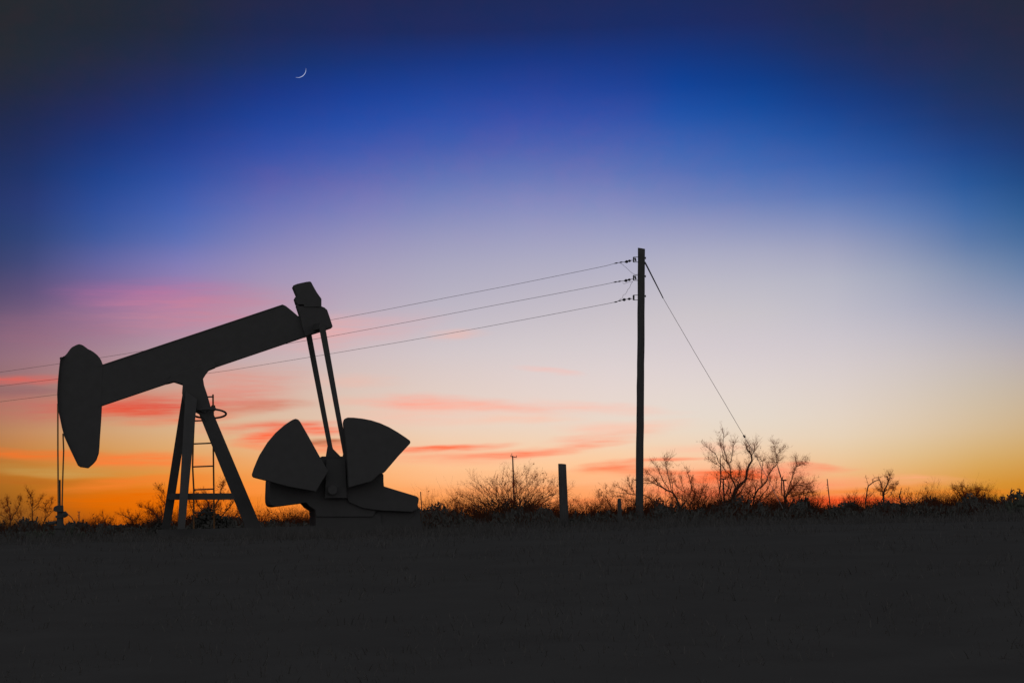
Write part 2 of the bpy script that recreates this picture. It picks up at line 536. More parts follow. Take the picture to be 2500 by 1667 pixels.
for i in range(len(fp) - 1):
    a, b = fp[i], fp[i + 1]
    o_ = Vector((0, 0, 0)) + UD * .02
    fm.prism([a - VD * .22, b - VD * .22, b + VD * .22, a + VD * .22], [a - VD * .22 + o_, b - VD * .22 + o_, b + VD * .22 + o_, a + VD * .22 + o_])
fm.build('arc_plate', 'steel', hh)
MB().tube([J(149.5, 875, -.12), J(149.5, 875, .12)], .045, 8).build('bridle_pin', 'steel', hh)

SAD = [(405, 937.5), (412, 936), (425, 932.4), (446, 939.2), (444.5, 958), (450, 985), (480, 1000), (500, 1010), (514, 994), (506, 966), (498, 942), (495.3, 925), (502, 914), (509.6, 904), (526.5, 897), (523, 885), (470, 900), (420, 918)]
slab(SAD, 0, .42).build('saddle_bearing', 'steel', pj, bevel=.01)


def leg4(tl, tr, br, bl, vt, vb, th, name='leg'):
    m = MB()
    fr = [J(*tl, vt), J(*tr, vt), J(*br, vb), J(*bl, vb)]
    # carry the leg on down to the skid
    low = gnd + .28
    ends = []
    for top, bot in ((fr[1], fr[2]), (fr[0], fr[3])):
        t = (top.z - low) / (top.z - bot.z)
        ends.append(top + (bot - top) * t)
    fr[2], fr[3] = ends
    m.prism([p - VD * th / 2 for p in fr], [p + VD * th / 2 for p in fr])
    return m.build(name, 'steel', pj, bevel=.008)


leg4((446.5, 955), (468, 955), (429, 1204), (407.5, 1204), .25, 1.15, .2)
leg4((453, 955), (481, 975), (459.6, 1204), (438.6, 1204), -.25, -1.15, .2)
RL = [(470, 962), (500, 950), (513, 992), (528, 1028.8), (553.7, 1087.7), (584.6, 1158), (612.6, 1228)]
leg4((470, 970), (500.5, 962), (612.6, 1228), (575, 1228), 0, 0, .3, 'rear_leg')
slab([(418, 1204), (568, 1203.5), (575, 1219), (414, 1219.6)], -.9, .12).build('cross_brace', 'steel', pj)
slab([(410, 1205.5), (560, 1205), (566, 1218), (407, 1218)], .9, .12).build('cross_brace', 'steel', pj)
slab([(476, 960), (513, 990), (515, 1000), (503, 1030), (486, 1010), (474, 1004)], .0, .34).build('gusset_plate', 'steel', pj)

# ladder on the side of the post
lad = MB()
for pts in (((476, 985), (471.5, 1082), (470.2, 1138), (473, 1194), (473, 1290)), ((520, 962.5), (520.6, 1030), (520.8, 1100), (522, 1194), (523, 1290))):
    lad.tube([J(x, y, -.15 if x < 500 else .1) for x, y in pts], .024, 6)
ladder = lad.build('ladder_rail', 'rail_tint', pj)
for y in (969, 1026, 1082, 1138, 1194, 1250):
    m = MB(); m.tube([J(474 if y < 1100 else 471.5, y + 1.2, -.15), J(521.5, y - .8, .1)], .023, 6)
    m.build('rung', 'steel', ladder)
hp = MB(); pts = []
for i in range(41):
    t = 2 * math.pi * i / 40
    x = 510 + 42 * math.cos(t); y = 1009.5 + 11.5 * math.sin(t + .18) - 1.5 * math.cos(t)
    pts.append(J(x, y, .38 * math.sin(t)))
hp.tube(pts, .03, 8, False); hp.build('safety_hoop', 'steel', pj, True)
m = MB(); m.tube([J(520.6, 991, .1), J(520.6, 1001, .2)], .06, 8); m.tube([J(514, 995, -.1), J(526, 998, .1)], .035, 6); m.build('hoop_clamp', 'steel', pj)

# tail bearing and equaliser
EA = [(714, 700), (724, 696), (735, 693.5), (746, 691.2), (755.3, 690), (758.2, 692.2), (764, 703), (772, 717), (783, 732.4), (783, 752), (741, 752), (740, 746.3), (726.5, 746.3), (722, 742), (718, 728.8), (725, 726.4)]
slab(EA, 0, .5).build('tail_weight_box', 'steel', pj, bevel=.01)
EB = [(722.5, 745.5), (727.3, 745.5), (728.2, 749.5), (739.5, 749.5), (745, 750), (783, 750), (790, 753), (797, 758.6), (804, 779), (810.6, 799.6), (792.7, 806), (757, 817.5), (744, 823), (737, 800), (731.5, 773)]
slab(EB, 0, .44).build('tail_bearing', 'steel', pj, bevel=.008)
m = MB()
a, b = J(752, 808, 1.08), J(788, 797, -1.08)
m.prism([a + Vector((0, 0, .12)) - UD * .09, a + Vector((0, 0, .12)) + UD * .09, a - Vector((0, 0, .06)) + UD * .09, a - Vector((0, 0, .06)) - UD * .09],
        [b + Vector((0, 0, .12)) - UD * .09, b + Vector((0, 0, .12)) + UD * .09, b - Vector((0, 0, .06)) + UD * .09, b - Vector((0, 0, .06)) - UD * .09])
m.build('equalizer_bar', 'steel', pj)
for pts, v in (([(744.5, 805), (757.5, 802), (811, 1090), (813, 1096), (836, 1119), (830, 1150), (796, 1150), (795, 1118), (800, 1088)], 1.05),
               ([(779.5, 800), (793, 795), (834.3, 1030), (846, 1092), (850, 1150), (828, 1150), (836, 1117), (838, 1108), (834.3, 1087)], -1.05)):
    slab(pts, v, .13).build('pitman_arm', 'steel', pj)

# cranks, counterweights
RF = [(838, 1032), (839.5, 1026), (841.5, 1022), (847.7, 1019.6), (861.8, 1019.9), (883.5, 1022.3), (905, 1026.5), (927, 1033.5), (948.6, 1043.3), (970, 1055.9), (987.6, 1067.5), (998.5, 1075.5), (1000.3, 1079), (999.5, 1083), (970, 1114.5), (938.5, 1151.5), (934, 1155), (926, 1156.3), (905, 1175), (850, 1190), (846, 1110)]
LF = [(615.8, 1162), (615.3, 1157), (620, 1142.6), (627, 1125.5), (634, 1110), (653.7, 1078.6), (673, 1056), (692.7, 1038.5), (707, 1028.8), (714.4, 1024.6), (721, 1022.5), (727.4, 1025), (731.8, 1030), (749, 1060), (764, 1087), (779.8, 1115.5), (800, 1150), (770, 1200), (700, 1187), (653.7, 1174.2), (619.5, 1165.3)]
slab(RF, -1.45, .32).build('counterweight', 'steel', pj, bevel=.015)
slab(LF, -1.45, .32).build('counterweight', 'steel', pj, bevel=.015)
IN = lambda pts, cx, cy, k: [(cx + (x - cx) * k, cy + (y - cy) * k) for x, y in pts]
slab(IN(RF, 880, 1120, .86), 1.45, .32).build('counterweight', 'steel', pj, bevel=.015)
slab(IN(LF, 750, 1130, .86), 1.45, .32).build('counterweight', 'steel', pj, bevel=.015)
for v in (-1.24, 1.24):
    slab([(797, 1120), (842, 1120), (846, 1215), (793, 1215)], v, .12).build('crank_arm', 'steel', pj)
m = MB(); m.tube([J(812, 1195, -1.5), J(812, 1195, 1.5)], .13, 12); m.build('crankshaft', 'steel', pj)
GB = [(653.6, 1171), (652, 1214), (652.4, 1224), (654.5, 1232), (659, 1236), (669, 1237), (701, 1233), (740.4, 1227.8), (749, 1237.5), (761.7, 1245.6), (764, 1262), (900, 1262), (925, 1215), (925, 1160), (850, 1117.4), (778, 1117.4), (720, 1150)]
slab(GB, 0, 2.1).build('gearbox', 'steel', pj, bevel=.02)
slab([(764, 1255), (762, 1330), (925, 1330), (918, 1255)], 0, 2.0).build('gearbox_stand', 'steel', pj)
BG = [(885, 1140), (905, 1143), (920, 1150), (926.5, 1157), (931.7, 1166.5), (935, 1177), (935.8, 1187), (975, 1199), (1014, 1210.7), (1019.5, 1214), (1020.9, 1218.5), (1019.5, 1226), (1018, 1233), (1018.3, 1242), (1005, 1249), (930, 1246), (885, 1240), (850, 1225), (838, 1190), (850, 1155), (866, 1144)]
slab(BG, -1.0, .3).build('belt_guard', 'steel', pj, bevel=.012)
m = MB(); m.tube([J(990, 1245, -.95), J(990, 1245, .2)], .27, 16); m.build('electric_motor', 'steel', pj, bevel=.02)
slab([(900, 1238), (1018, 1240), (1019, 1262), (1022, 1300), (890, 1300)], -.4, 1.1).build('motor_rail', 'steel', pj)
for v in (-.95, .95):
    a, b = J(384, 1293, v), J(1030, 1285, v)
    m = MB(); lo = gnd - .1
    a.z = b.z = lo; hgt = Vector((0, 0, .38))
    m.prism([a - VD * .1, b - VD * .1, b - VD * .1 + hgt, a - VD * .1 + hgt], [a + VD * .1, b + VD * .1, b + VD * .1 + hgt, a + VD * .1 + hgt])
    m.build('skid_beam', 'steel', pj)

# bridle and carrier hang on the horsehead
m = MB(); m.tube([J(141.2, 985, -.09), J(141.3, 1100, -.09), J(142.4, 1236, -.09)], .022, 6); m.build('bridle_cable', 'cable', pj)
m = MB(); m.tube([J(153.8, 1058, .09), J(155.4, 1100, .09), J(152.8, 1180, .09), J(151.6, 1238, .09)], .021, 6); m.build('bridle_cable', 'cable', pj)
slab([(131.3, 1240), (134, 1236), (140, 1233.5), (154, 1233), (154.5, 1249), (141, 1250), (133, 1247.5), (131, 1244)], 0, .3).build('carrier_bar', 'steel', pj, bevel=.01)
m = MB(); m.tube([J(145, 1171, 0), J(145.3, 1240, 0)], .036, 8); m.build('polished_rod', 'steel', pj)

# wellhead under the horsehead
wb = J(147, 1290, 0); wb.z = gz(wb.x, wb.y)
wh = thing('wellhead', wb, 'small dark wellhead with side valve below the hanging bridle cables at far left', 'wellhead')
a, b = J(147, 1249, 0), Vector(wb)
b = Vector((a.x, a.y, wb.z))
MB().lathe(a, b, [(0, .085), (.12, .085), (.121, .13), (.2, .13), (.201, .09), (.45, .095), (.451, .17), (.56, .17), (.561, .12), (.8, .14), (.801, .24), (1, .24)], 14).build('stuffing_box', 'steel', wh)
m = MB(); m.tube([J(150, 1256, 0), J(160, 1255, 0), J(166, 1257, 0)], [.085, .09, .03], 10); m.build('side_valve', 'steel', wh)
m = MB(); m.tube([J(158, 1252, 0), J(168, 1256.5, 0), J(175, 1263, 0), J(179, 1271, 0)], .012, 6); m.build('lever', 'steel', wh)
m = MB(); m.tube([J(138, 1275, 0), J(120, 1277, .1)], .05, 8); m.build('flow_line', 'steel', wh)

# ------------------------------------------------------------------ power pole, insulators, wires, guy
PY = 63.0
pb = base_pt(1561.5, PY)
pole = thing('utility_pole', pb, 'tall dark wooden power pole right of centre carrying three wires and one guy', 'utility pole')
PPX = [(565.8 + 1000, 606.5), (1565.6, 700), (1564.6, 860), (1563, 1000), (1562, 1100), (1561.3, 1240)]
pp = [P(x, y, PY) for x, y in PPX]
pp.append(Vector((pp[-1].x, pp[-1].y, pb.z - .3)))
pr = [.137, .139, .141, .143, .146, .152, .156]
pp, pr = ([pp[i].lerp(pp[i + 1], k / 5) for i in range(6) for k in range(5)] + [pp[-1]], [pr[i] + (pr[i + 1] - pr[i]) * k / 5 for i in range(6) for k in range(5)] + [pr[-1]])
m = MB(); m.tube(pp, pr, 20)
for q_ in m.v:
    q_ += Vector((noise.noise(q_ * 1.3), noise.noise(q_ * 1.3 + Vector((9, 0, 0))), 0)) * .012
for i in range(20):   # sloping cut at the top
    m.v[i].z += .03 * math.cos(i / 20 * 2 * math.pi + 2.4)
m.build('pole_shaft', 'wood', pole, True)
for k, y in enumerate((634, 678.5, 727)):
    m = MB()
    top, bot = y - 6.3, y + 6
    if k == 2: top, bot = y - 6.5, y + 5.5
    xl = 1544.5
    for yy in (top, bot):
        m.tube([P(1558, yy, PY), P(xl + 2, yy, PY)], .013, 6)
    m.tube([P(xl + 2.5, top, PY), P(xl + 2.5, bot, PY)], .03 if k < 2 else .036, 8)
    br = m.build('clevis_bracket', 'steel', pole)
    if k < 2:
        m = MB(); m.tube([P(xl + 6, top + 2, PY), P(xl + 8, bot - 2, PY)], .03, 6); m.build('spool', 'glass', br)
    m = MB(); m.tube([P(1571, y - 4, PY), P(1577, y - 4, PY)], .03, 6); m.tube([P(1575.3, y - 4, PY - .0), P(1576.6, y - 4, PY)], .05, 6)
    m.build('bolt', 'steel', pole)
STRN = [[(1544.5, 635.5), (1536.5, 637), (1529.5, 639), (1515.5, 640.5), (1504, 642.5)],
        [(1544.5, 681), (1536, 683), (1528, 685), (1512, 687), (1502, 688.6)],
        [(1543.5, 729), (1536, 729.7), (1523.5, 731.6), (1513, 734), (1503, 737.2)]]
# the line runs away to the left in plan: from the pole at 63 m to about 86 m at the edge of the frame
PA = P(1544, 700, PY); PB = P(0, 940, 85.5)
PLD = Vector((PB.x - PA.x, PB.y - PA.y, 0)).normalized(); PLN = Vector((-PLD.y, PLD.x, 0))


def WP(px, py):
    d = ray(px, py); t = (PA - CAM).dot(PLN) / d.dot(PLN)
    return CAM + d * t


for k, st in enumerate(STRN):
    m = MB()
    pts = [WP(*q) for q in st]
    m.tube(pts, .011, 6)
    for j, q in enumerate(st[1:]):
        c = WP(*q); d = (WP(st[0][0] - 40, st[0][1] + 8) - WP(*st[0])).normalized()
        R = (.052, .062, .03, .028)[j]; ln = (.075, .085, .08, .085)[j]
        m.lathe(c - d * ln, c + d * ln, [(0, .012), (.25, R * .8), (.5, R), (.75, R * .6), (1, .012)], 10)
    m.build('strain_insulator', 'glass', pole)
for path in ([(1515, 643.5), (1520, 645), (1524, 650), (1529, 653), (1533, 658), (1538, 662), (1543, 667), (1548, 669), (1553, 671), (1557, 669)],
             [(1545, 687), (1540, 694), (1537.5, 702), (1533, 706), (1530, 713), (1527, 718), (1522, 720), (1519, 728), (1513, 731)],
             [(1520, 691), (1524, 692.5), (1530, 691), (1536, 688), (1544, 688)]):
    m = MB(); m.tube([WP(*q) + Vector((0, 0, .006 * (-1) ** i)) for i, q in enumerate(path)], .006, 5); m.build('jumper_wire', 'wire', pole)

WIRES = [[(1504, 642.5), (1480, 649), (1393, 667), (1240, 698), (1082, 728.5), (940, 756.3), (808, 781), (600, 816.5), (420, 845.5), (246, 873), (148, 887.3), (0, 908.5), (-260, 943)],
         [(1502, 688.6), (1480, 693.5), (1350, 718.5), (1203.6, 746), (1000, 785.2), (800, 822.4), (689, 841), (500, 870.5), (300, 901.5), (141, 924.8), (0, 942.5), (-260, 971)],
         [(1503, 737.2), (1480, 742), (1330, 770.8), (1163, 802), (980, 834.5), (804, 864), (690, 882.5), (560, 904), (509, 911), (300, 941), (140, 963), (0, 980.5), (-260, 1008)]]
for k, w in enumerate(WIRES):
    m = MB()
    q = []
    for i in range(len(w) - 1):
        for s_ in range(3):
            t = s_ / 3
            q.append(WP(w[i][0] * (1 - t) + w[i + 1][0] * t, w[i][1] * (1 - t) + w[i + 1][1] * t))
    q.append(WP(*w[-1]))
    m.tube(q, .0078, 5, True)
    o = m.build('power_line', 'wire')
    o['label'] = ('uppermost of the three thin wires running left from the pole', 'middle one of the three thin wires running left from the pole', 'lowest of the three thin wires running left from the pole')[k]
    o['category'] = 'power line'; o['group'] = 'wires strung from the tall pole'
ga = base_pt(1926, PY)
GW = [(1574, 640), (1577.5, 646), (1619, 728), (1700, 867), (1770, 985), (1816, 1063.5), (1835, 1095), (1850, 1122)]
gp = [P(x, y, PY) for x, y in GW]; gp.append(ga)
gt = thing('guy_wire', ga, 'slanting guy wire from the top of the tall pole to the ground on its right', 'guy wire')
m = MB(); m.tube(gp[2:], .0085, 6); m.build('strand', 'guy', gt)
m = MB(); m.tube(gp[:3], [.035, .03, .02], 8); m.build('strain_rod', 'wire', gt)
m = MB(); m.tube([P(1815, 1062, PY), P(1819, 1067.5, PY)], .035, 6); m.build('clamp', 'steel', gt)

# ------------------------------------------------------------------ posts
def post(name, path, rad, Y, label, cat, mat='wood', n=14, top=None):
    b = base_pt(path[-1][0], Y)
    e = [P(x, y, Y) for x, y in path]
    e.append(Vector((e[-1].x + (e[-1].x - e[0].x) * .3, e[-1].y, b.z - .2)))
    rr = [rad] * len(e) if not hasattr(rad, '__len__') else list(rad) + [rad[-1]]
    if top:
        d = (e[0] - e[1]).normalized()
        e = [e[0] + d * top * .0, e[0] - d * top * .25, e[0] - d * top * .7] + e[1:]
        rr = [rr[0] * .45, rr[0] * .85, rr[0]] + rr[1:]
    m = MB(); m.tube(e, rr, n)
    if not top and mat == 'wood':
        for i in range(n): m.v[i].z += rr[0] * .16 * math.cos(i / n * 6.283 + 2.2)
    o = m.build(name, mat, None, n > 8)
    # origin at the base
    o.data.transform(Matrix.Translation(-b)); o.location = b
    return tag(o, label, cat)


post('wooden_post', [(1372.4, 1132.5), (1373.5, 1165), (1376.8, 1250)], [.112, .115, .124], 46, 'thick flat-topped wooden post standing left of the tall power pole', 'post')
post('fence_post', [(1512, 1216), (1512.3, 1228), (1513, 1262)], [.062, .066, .075], 55, 'short round-topped stump close to the left of the tall power pole', 'post', top=.12)
post('steel_stake', [(1026.7, 1200), (1028.3, 1222), (1029.8, 1246)], .014, 46, 'thin black metal stake leaning beside the low end of the pumpjack', 'stake', 'steel', 6)

# ------------------------------------------------------------------ distant utility poles
def far_pole(top, foot, Y, wpx, label, arm=None, pins=None):
    b = base_pt(foot[0], Y)
    t = thing('distant_utility_pole', b, label, 'utility pole', 'small power poles far behind the brush')
    r = wpx / F * Y / 2
    a = P(*top, Y); f = P(*foot, Y)
    d = (f - a)
    low = a + d * ((a.z - b.z + .2) / (a.z - f.z))
    MB().tube([a, a.lerp(low, .4), low], [r * .8, r, r * 1.25], 8).build('pole_shaft', 'wood', t)
    if arm:
        m = MB(); m.tube([P(arm[0], arm[1], Y), P(arm[2], arm[3], Y)], r * .55, 6); ar = m.build('crossarm', 'wood', t)
        for x, y in arm[4]:
            m = MB(); m.tube([P(x, y + 3.2, Y), P(x, y, Y)], [r * .2, r * .55], 6); m.build('insulator', 'glass', ar)
    if pins:
        for x0, x1, y in pins:
            m = MB(); m.tube([P(x0, y, Y), P(x1, y, Y)], [r * .55, r * .35], 6); m.build('insulator', 'glass', t)
    return t


far_pole((1251.5, 1112), (1254.5, 1200), 250, 3.8, 'distant power pole with a crossarm rising from the large bush in the middle', (1246.2, 1113.6, 1262, 1116.4, [(1249.6, 1106.5), (1247.8, 1110), (1260.8, 1111.6)]))
far_pole((2019.4, 1168.5), (2026, 1230), 330, 2.6, 'distant leaning power pole standing alone right of the turbines', None, [(2017, 2022, 1183), (2017, 2022, 1190), (2018, 2023, 1197)])
far_pole((193, 1248.5), (193, 1282), 520, 2.4, 'tiny distant power pole just right of the wellhead', (188.5, 1248.5, 196, 1248.8, []), [(189, 193, 1257), (190, 196, 1261), (190, 193, 1251)])


# ------------------------------------------------------------------ wind turbines
def turbine(hub, towtop, towfoot, nac, tips, Y, label):
    b = base_pt(towfoot[0], Y)
    t = thing('wind_turbine', b, label, 'wind turbine', 'wind turbines on the horizon')
    s = Y / F
    a = P(*towtop, Y); f = P(*towfoot, Y); low = a + (f - a) * ((a.z - b.z + 1) / (a.z - f.z))
    MB().tube([a, low], [1.7 * s, 2.7 * s], 14).build('tower', 'white', t, True)
    n0, n1 = P(nac[0], nac[1], Y), P(nac[2], nac[3], Y)
    m = MB(); m.tube([n0, n0.lerp(n1, .12), n0.lerp(n1, .85), n1], [1.5 * s, 1.9 * s, 1.9 * s, 1.3 * s], 10); m.build('nacelle', 'white', t, True)
    h = P(*hub, Y)
    m = MB(); m.tube([h - Vector((3.2 * s, 0, 0)), h - Vector((1.5 * s, 0, 0)), h + Vector((1.5 * s, 0, 0))], [.6 * s, 1.7 * s, 2 * s], 10); m.build('hub', 'white', t, True)
    for (x, y, dy) in tips:
        e = P(x, y, Y) + Vector((0, dy * s, 0))
        d = e - h
        m = MB(); m.tube([h, h + d * .12, h + d * .28, h + d * .6, e], [1.2 * s, 1.5 * s, 1.7 * s, 1.15 * s, .35 * s], 8)
        m.build('blade', 'white', t, True)


turbine((1760, 1168.3), (1765.3, 1169), (1768.5, 1232), (1762, 1168.3, 1773.5, 1168.8), [(1760.8, 1107, 20), (1753.5, 1177.5, -58), (1759.4, 1216, 40)], 2700, 'left one of two small wind turbines, its upper blade pointing straight up')
turbine((1908.6, 1171.8), (1912.8, 1173), (1917, 1236), (1910.5, 1171.8, 1920.5, 1172), [(1899.6, 1127, 25), (1919.8, 1158.4, 45), (1903.2, 1212, -25)], 2900, 'right one of two small wind turbines, with blades spread in a skewed Y')

# ------------------------------------------------------------------ bare trees
RNG = random.Random(7)


def rv(rng): return Vector((rng.gauss(0, 1), rng.gauss(0, 1), rng.gauss(0, 1)))


def twig(mb, rng, p, d, ln, r, depth, curl=.35, up=.12, kids=(2, 3), n=3):
    segs = 4 if depth > 0 else 3
    pts = [p.copy()]; rad = [r]
    dd = d.normalized()
    for i in range(segs):
        dd = (dd + rv(rng) * curl * .5 + Vector((0, 0, up))).normalized()
        p = p + dd * ln / segs
        pts.append(p.copy()); rad.append(max(r * (1 - .75 * (i + 1) / segs), .0022))
    mb.tube(pts, rad, n, False)
    if depth > 0:
        for _ in range(rng.randint(*kids)):
            i = rng.randint(1, segs)
            b = (pts[i] - pts[i - 1]).normalized()
            sd = (b + rv(rng) * .62).normalized()
            twig(mb, rng, pts[i], sd, ln * rng.uniform(.45, .75), max(rad[i] * .8, .003), depth - 1, curl, up, kids, n)


def traced_tree(name, limbs, Y, label, seed, cat='tree', twigs=7, tl=.8, depth=2, group='bare trees standing in the brush', tr=.0066, spread=.55, back=5, leafy=.0015):
    """limbs: lists of (px, py) with start and end half widths in photo pixels"""
    rng = random.Random(seed); s = Y / F
    b = base_pt(limbs[0][0][0][0], Y)
    t = thing(name, b, label, cat, group)
    tm = MB(); cm = MB(); lm = MB()
    for li, (pts, r0, r1) in enumerate(limbs):
        n = len(pts); dz = rng.uniform(-1, 1) * .35 if li else .0
        wp = []
        for i, (x, y) in enumerate(pts):
            if li == 0 and i == 0:
                w = P(x, y, Y); w = Vector((w.x, w.y, min(w.z, b.z) - .15))
            else:
                w = P(x, y, Y + dz * i * 1.2)
            wp.append(w)
        # crooked subdivision
        q = [wp[0]]; rr = [r0 * s]
        for i in range(n - 1):
            a, c = wp[i], wp[i + 1]
            for k in (1, 2):
                u = k / 2
                o = a.lerp(c, u)
                if u < 1: o += rv(rng) * (c - a).length * .045
                q.append(o); rr.append((r0 + (r1 - r0) * ((i + u) / (n - 1))) * s * 1.2)
        tm.tube(q, rr, 7, True)
        tot = int(twigs * n * 1.15)
        for _ in range(tot):
            i = rng.randint(max(1, int(len(q) * .25)), len(q) - 1)
            d = (q[i] - q[i - 1]).normalized()
            sd = (d * .6 + rv(rng) * spread + Vector((0, 0, .15))).normalized()
            twig(cm, rng, q[i], sd, tl * .62 * rng.uniform(.35, 1.1), tr * rng.uniform(.7, 1.2), depth)
        for _ in range(3):
            twig(cm, rng, q[-1], (q[-1] - q[-2]).normalized() + rv(rng) * .25, tl * .5 * rng.uniform(.6, 1.1), max(r1 * s * .8, .006), depth)
    ends = list(cm.v)
    for _ in range(int(len(ends) * leafy)):
        c = rng.choice(ends) + rv(rng) * .05
        xx = rv(rng).normalized() * rng.uniform(.02, .05); yy = xx.cross(rv(rng)).normalized() * rng.uniform(.012, .03)
        lm.quad(c, xx, yy)
    # limbs reaching towards and away from the viewer
    for _ in range(back):
        sgn = rng.choice((-1, 1))
        p0 = P(limbs[0][0][1][0], limbs[0][0][1][1], Y)
        hgt = (P(*limbs[0][0][-1], Y).z - p0.z)
        e = p0 + Vector((rng.uniform(-.5, .5) * hgt, sgn * rng.uniform(.4, .8) * hgt, hgt * rng.uniform(.3, .6)))
        mid = p0.lerp(e, .5) + rv(rng) * .12 * hgt
        tm.tube([p0, mid, e], [limbs[0][1] * s * .5, limbs[0][1] * s * .3, .012], 6, True)
        for _ in range(twigs):
            u = rng.random(); q0 = mid.lerp(e, u)
            twig(cm, rng, q0, (e - mid).normalized() + rv(rng) * .6, tl * rng.uniform(.4, 1), tr, depth)
    tm.build('trunk', 'bark', t); cm.build('crown', 'twig', t)
    if lm.v: lm.build('dead_leaves', 'dryleaf', t)
    return t


def Z(ox, oy, sc_):
    return lambda pts: [(ox + x / sc_, oy + y / sc_) for x, y in pts]


z1 = Z(1700, 1020, 6.534)
traced_tree('mesquite_tree', [
    (z1([(565, 1400), (575, 1290), (620, 1140), (690, 1070), (770, 1010), (800, 920), (812, 830), (850, 740), (886, 680), (880, 600), (850, 550), (810, 500), (795, 455)]), 3.4, .9),
    (z1([(883, 600), (908, 560), (930, 490), (945, 440)]), .8, .4),
    (z1([(620, 1130), (600, 1030), (560, 960), (545, 870), (530, 760), (480, 680), (455, 560), (440, 470), (430, 380), (430, 240)]), 1.7, .4),
    (z1([(515, 730), (560, 670), (575, 560), (580, 480), (600, 420)]), .9, .35),
    (z1([(545, 925), (470, 850), (420, 760), (340, 680), (310, 580), (220, 510), (150, 440)]), 1.0, .35),
    (z1([(690, 1065), (640, 985), (560, 950), (430, 940)]), 1.2, .5),
    (z1([(640, 985), (680, 920), (690, 850), (690, 790)]), .8, .4),
    (z1([(455, 1240), (500, 1150), (520, 1070), (500, 980)]), 1.3, .6),
    (z1([(590, 1270), (680, 1210), (730, 1150), (750, 1100)]), 1.6, .6),
    (z1([(500, 740), (440, 640), (395, 480), (375, 380)]), .6, .3),
    (z1([(430, 780), (330, 740), (250, 700), (210, 660)]), .6, .3),
], 90, 'tallest bare tree with one thick crooked dark branch behind the guy wire foot', 11, twigs=6, tl=.75)
traced_tree('mesquite_tree', [
    (z1([(900, 1390), (920, 1280), (980, 1140), (1060, 1080), (1120, 1010), (1150, 900), (1220, 800), (1280, 740), (1305, 690)]), 1.9, .6),
    (z1([(1290, 720), (1270, 640), (1310, 560), (1370, 510)]), .7, .3),
    (z1([(1280, 600), (1250, 500), (1240, 420)]), .5, .25),
    (z1([(1290, 705), (1220, 705), (1160, 715)]), .6, .3),
    (z1([(1050, 1085), (1035, 960), (1050, 830), (1060, 700), (1010, 630), (960, 625)]), .9, .3),
    (z1([(930, 1260), (940, 1120), (900, 1000), (900, 880)]), .9, .3),
    (z1([(1000, 1300), (1120, 1150), (1180, 1000), (1150, 800)]), 1.0, .35),
    (z1([(1020, 1320), (1150, 1230), (1260, 1130), (1280, 1000)]), 1.0, .35),
], 96, 'bare tangled tree between the two small wind turbines', 12, twigs=8, tl=.8)
traced_tree('mesquite_tree', [
    (z1([(1425, 1380), (1430, 1250), (1480, 1180), (1560, 1080), (1630, 1010)]), 1.9, .7),
    (z1([(1450, 1200), (1500, 1030), (1540, 920), (1560, 830), (1640, 760), (1740, 710)]), 1.2, .35),
    (z1([(1560, 1085), (1650, 1060), (1750, 1100), (1830, 1160), (1860, 1230)]), .8, .5),
    (z1([(1440, 1255), (1560, 1240), (1700, 1210), (1840, 1190)]), .9, .4),
    (z1([(1500, 1160), (1600, 1070), (1720, 1060), (1810, 1040)]), .6, .3),
    (z1([(1620, 1330), (1660, 1220), (1740, 1130), (1790, 1130)]), .9, .35),
    (z1([(1550, 870), (1600, 780), (1590, 680)]), .5, .25),
], 92, 'bare tree with drooping right-hand branches beside the right wind turbine', 13, twigs=9, tl=.75)
z2 = Z(1400, 1030, 5.88)
traced_tree('mesquite_tree', [
    (z2([(1570, 1330), (1540, 1230), (1480, 1100), (1430, 1020), (1340, 980), (1220, 910), (1130, 870), (1020, 880)]), 2.9, .4),
    (z2([(1215, 905), (1180, 830), (1130, 770), (1060, 740)]), .8, .35),
    (z2([(1430, 1010), (1390, 900), (1360, 790), (1350, 700), (1330, 620)]), 1.0, .35),
    (z2([(1370, 960), (1290, 850), (1240, 740), (1210, 650), (1160, 600)]), .9, .3),
    (z2([(1425, 1000), (1420, 880), (1400, 780)]), .7, .3),
    (z2([(1280, 930), (1200, 860), (1100, 850), (1040, 830)]), .7, .3),
    (z2([(1360, 750), (1330, 640), (1310, 545), (1370, 530)]), .5, .25),
], 82, 'bare tree leaning left just right of the tall power pole', 14, twigs=6, tl=.6)
traced_tree('mesquite_tree', [
    (z2([(1670, 1290), (1670, 1210), (1720, 1110), (1750, 1040), (1700, 930), (1670, 820), (1640, 740)]), 1.6, .35),
    (z2([(1655, 1200), (1600, 1060), (1580, 950), (1540, 830)]), .9, .3),
    (z2([(1650, 1150), (1690, 1000), (1690, 880)]), .7, .3),
    (z2([(1580, 1000), (1500, 940), (1450, 860)]), .6, .3),
    (z2([(1710, 1200), (1820, 1090), (1860, 980), (1870, 850)]), .6, .25),
], 86, 'slender bare sapling between the leaning tree and the tallest tree', 15, twigs=7, tl=.6, back=3)
traced_tree('mesquite_tree', [
    (z2([(1200, 1300), (1160, 1160), (1080, 1085), (1010, 1045), (880, 1042), (680, 1020), (530, 1000)]), 1.3, .35),
    (z2([(800, 1035), (740, 985), (660, 940), (600, 930)]), .6, .25),
    (z2([(880, 1040), (860, 980), (830, 930), (850, 880)]), .6, .3),
    (z2([(900, 1150), (760, 1090), (640, 1060), (560, 1060)]), .6, .25),
    (z2([(1080, 1085), (1000, 1110), (860, 1150), (800, 1140)]), .6, .25),
    (z2([(870, 1040), (810, 930), (790, 850)]), .4, .2),
], 78, 'low bare branch spreading left behind the foot of the tall power pole', 16, twigs=5, tl=.45, back=2)
